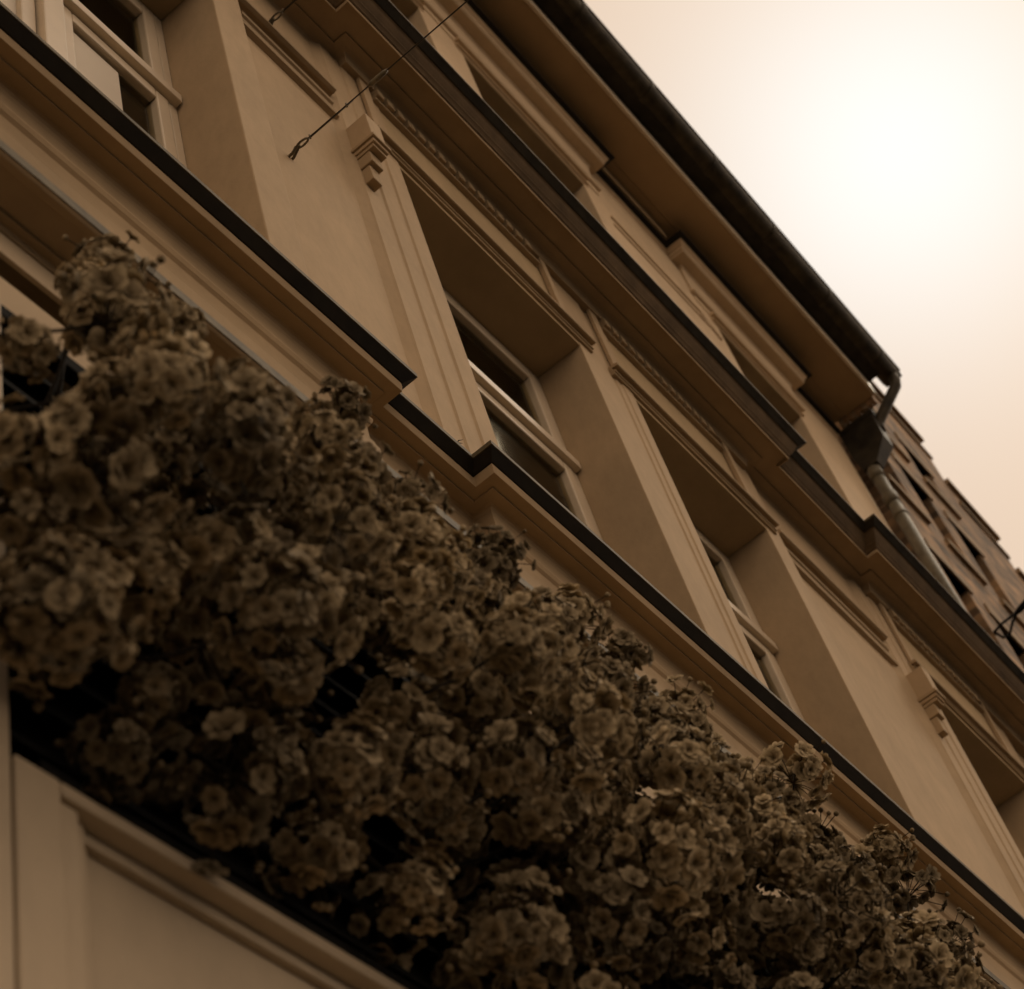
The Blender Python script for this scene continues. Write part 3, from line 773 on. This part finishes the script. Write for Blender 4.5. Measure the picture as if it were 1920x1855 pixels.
def allowed(p):
    u, v, z = proj(p)
    if u < -300 or u > 2250: return True
    r = 3645.7 * 0.075 / z
    if u < 105 and v < 1120: return False
    if u < 60: return False
    for hu, hv, hr in HOLES:
        if (u - hu) ** 2 + (v - hv) ** 2 < (hr + 0.45 * r) ** 2: return False
    if v < lerp_line(TOP, u) + r * 1.0 or v < lerp_line(TOP, u - r * 0.7) + r * 0.55: return False
    if v > lerp_line(LOW, u) + 10: return False
    return True
pts = []
def far_enough(p, lim):
    for q in pts:
        if (q[0] - p).length < lim: return False
    return True
tries = 0
layers = [(0.0, 0.142, 5200), (0.11, 0.135, 3600), (0.20, 0.17, 1400)]
for depth, lim, n in layers:
    lp = []
    for _ in range(n):
        X = rng.uniform(0.28, 4.3)
        s = rng.random() ** 0.9
        y, z = arc(X, s)
        edge = 0.5 if s > 0.9 else 1
        y2, z2 = arc(X, min(1, s + 0.01)); y1, z1 = arc(X, max(0, s - 0.01))
        ty, tz = y2 - y1, z2 - z1; l = math.hypot(ty, tz); ny, nz = -tz / l, ty / l      # outward
        dj = (depth + rng.uniform(-0.06, 0.06)) / D
        p = Vector(W(X, y - ny * dj, z - nz * dj))
        if allowed(p) and all((q - p).length > lim for q in lp):
            lp.append(p); pts.append((p, Vector((rng.uniform(-.4, .4), ny, nz)).normalized(), depth))
# sprigs that stick out of the outline
SPR = [((165, 540), 0.76), ((200, 500), 0.77), ((250, 590), 0.75), ((330, 610), 0.74), ((640, 765), 0.73), ((765, 935), 0.70), ((930, 1040), 0.70), ((925, 1075), 0.71), ((1070, 1160), 0.70), ((1160, 1230), 0.70),
       ((1275, 1330), 0.70), ((1300, 1370), 0.70), ((1490, 1450), 0.69), ((1445, 1500), 0.70), ((1660, 1597), 0.69), ((1703, 1668), 0.69), ((1590, 1640), 0.70), ((1780, 1765), 0.69), ((1740, 1780), 0.69), ((45, 650), 0.74), ((50, 850), 0.72), ((45, 970), 0.74), ((60, 1120), 0.71), ((130, 1170), 0.70), ((30, 1160), 0.72), ((140, 1070), 0.72)]
def pix(u, v, y):
    d = (CX * 0).copy()
    a = (u - 960) / 3645.7; b = -(v - 927.5) / 3645.7
    d = Vector((CX.x * a + CY.x * b - CZ.x, CX.y * a + CY.y * b - CZ.y, CX.z * a + CY.z * b - CZ.z))
    d *= y * D / d.y
    return d + Vector((0, 0, CAMH))
for (u, v), y in SPR:
    pts.append((pix(u, v, y), Vector((0, -0.5, 0.8)).normalized(), -1))
cam0 = Vector((0, 0, CAMH))
fwd = -CZ
def inview(p):
    d = p - cam0; z = d.dot(fwd)
    return abs(d.dot(CX) / z) < 0.285 and abs(d.dot(CY) / z) < 0.275
order = sorted(range(len(pts)), key=lambda i: (pts[i][2] > 0.02, not inview(pts[i][0]), (pts[i][0] - cam0).length))
RV = []; RF = []; RT = []
print('clusters', len(pts))
for rank, i in enumerate(order):
    p, nrm, dep = pts[i]
    q = Vector((0, 0, 1)).rotation_difference(nrm) @ Matrix.Rotation(rng.random() * 6.28, 3, 'Z').to_quaternion()
    sc = rng.uniform(0.82, 1.22) * (0.9 if dep == -1 else 1)
    k = rng.randrange(NV)
    if rank < 300:
        o = bpy.data.objects.new('blossom_cluster', meshes[k])
        COL.objects.link(o); o.parent = gar
        o.location = p - gpos; o.rotation_mode = 'QUATERNION'; o.rotation_quaternion = q; o.scale = (sc, sc, sc)
    else:
        if not inview(p) and rng.random() < 0.0: continue
        V, F, T = geos[k]
        m3 = q.to_matrix() * sc
        o_ = len(RV); b = p - gpos
        tw = rng.uniform(0.55, 1.15)
        for a in V:
            c = m3 @ Vector(a); RV.append((c.x + b.x, c.y + b.y, c.z + b.z))
        RF.extend(tuple(x_ + o_ for x_ in f) for f in F); RT.extend(t * tw * 0.8 for t in T)  # mostly inner clusters, coloured darker to deepen the shade inside the garland
rest = bpy.data.objects.new('blossom_mass', make_mesh('blossom_mass', RV, RF, RT))
COL.objects.link(rest); rest.parent = gar; rest['kind'] = 'stuff'

# branches that carry the clusters
outer = [p for p in pts if p[2] <= 0.02]
for i, (p, nrm, dep) in enumerate(outer):
    if i % 3 and dep != -1: continue
    if dep == -1 and proj(p)[0] < 160: continue
    b0 = Vector((p.x - rng.uniform(0.1, 0.35), 0.86 * D, max(p.z - rng.uniform(0.05, 0.3), 1.36 * D + CAMH)))
    if dep == -1: b0 = p + Vector((rng.uniform(-0.03, 0.10), rng.uniform(0.10, 0.22), rng.uniform(-0.35, -0.2)))
    mpt = (b0 + p) / 2 + Vector((rng.uniform(-.05, .05), rng.uniform(-.03, .03), rng.uniform(-.06, .02)))
    br = build(MB().tube([b0, b0.lerp(mpt, 0.5), mpt, mpt.lerp(p, 0.55) + Vector((0, 0, -0.008)), p], [0.006, 0.005, 0.004, 0.003, 0.002], 5), 'branch', 'bark', gar, smooth=True)
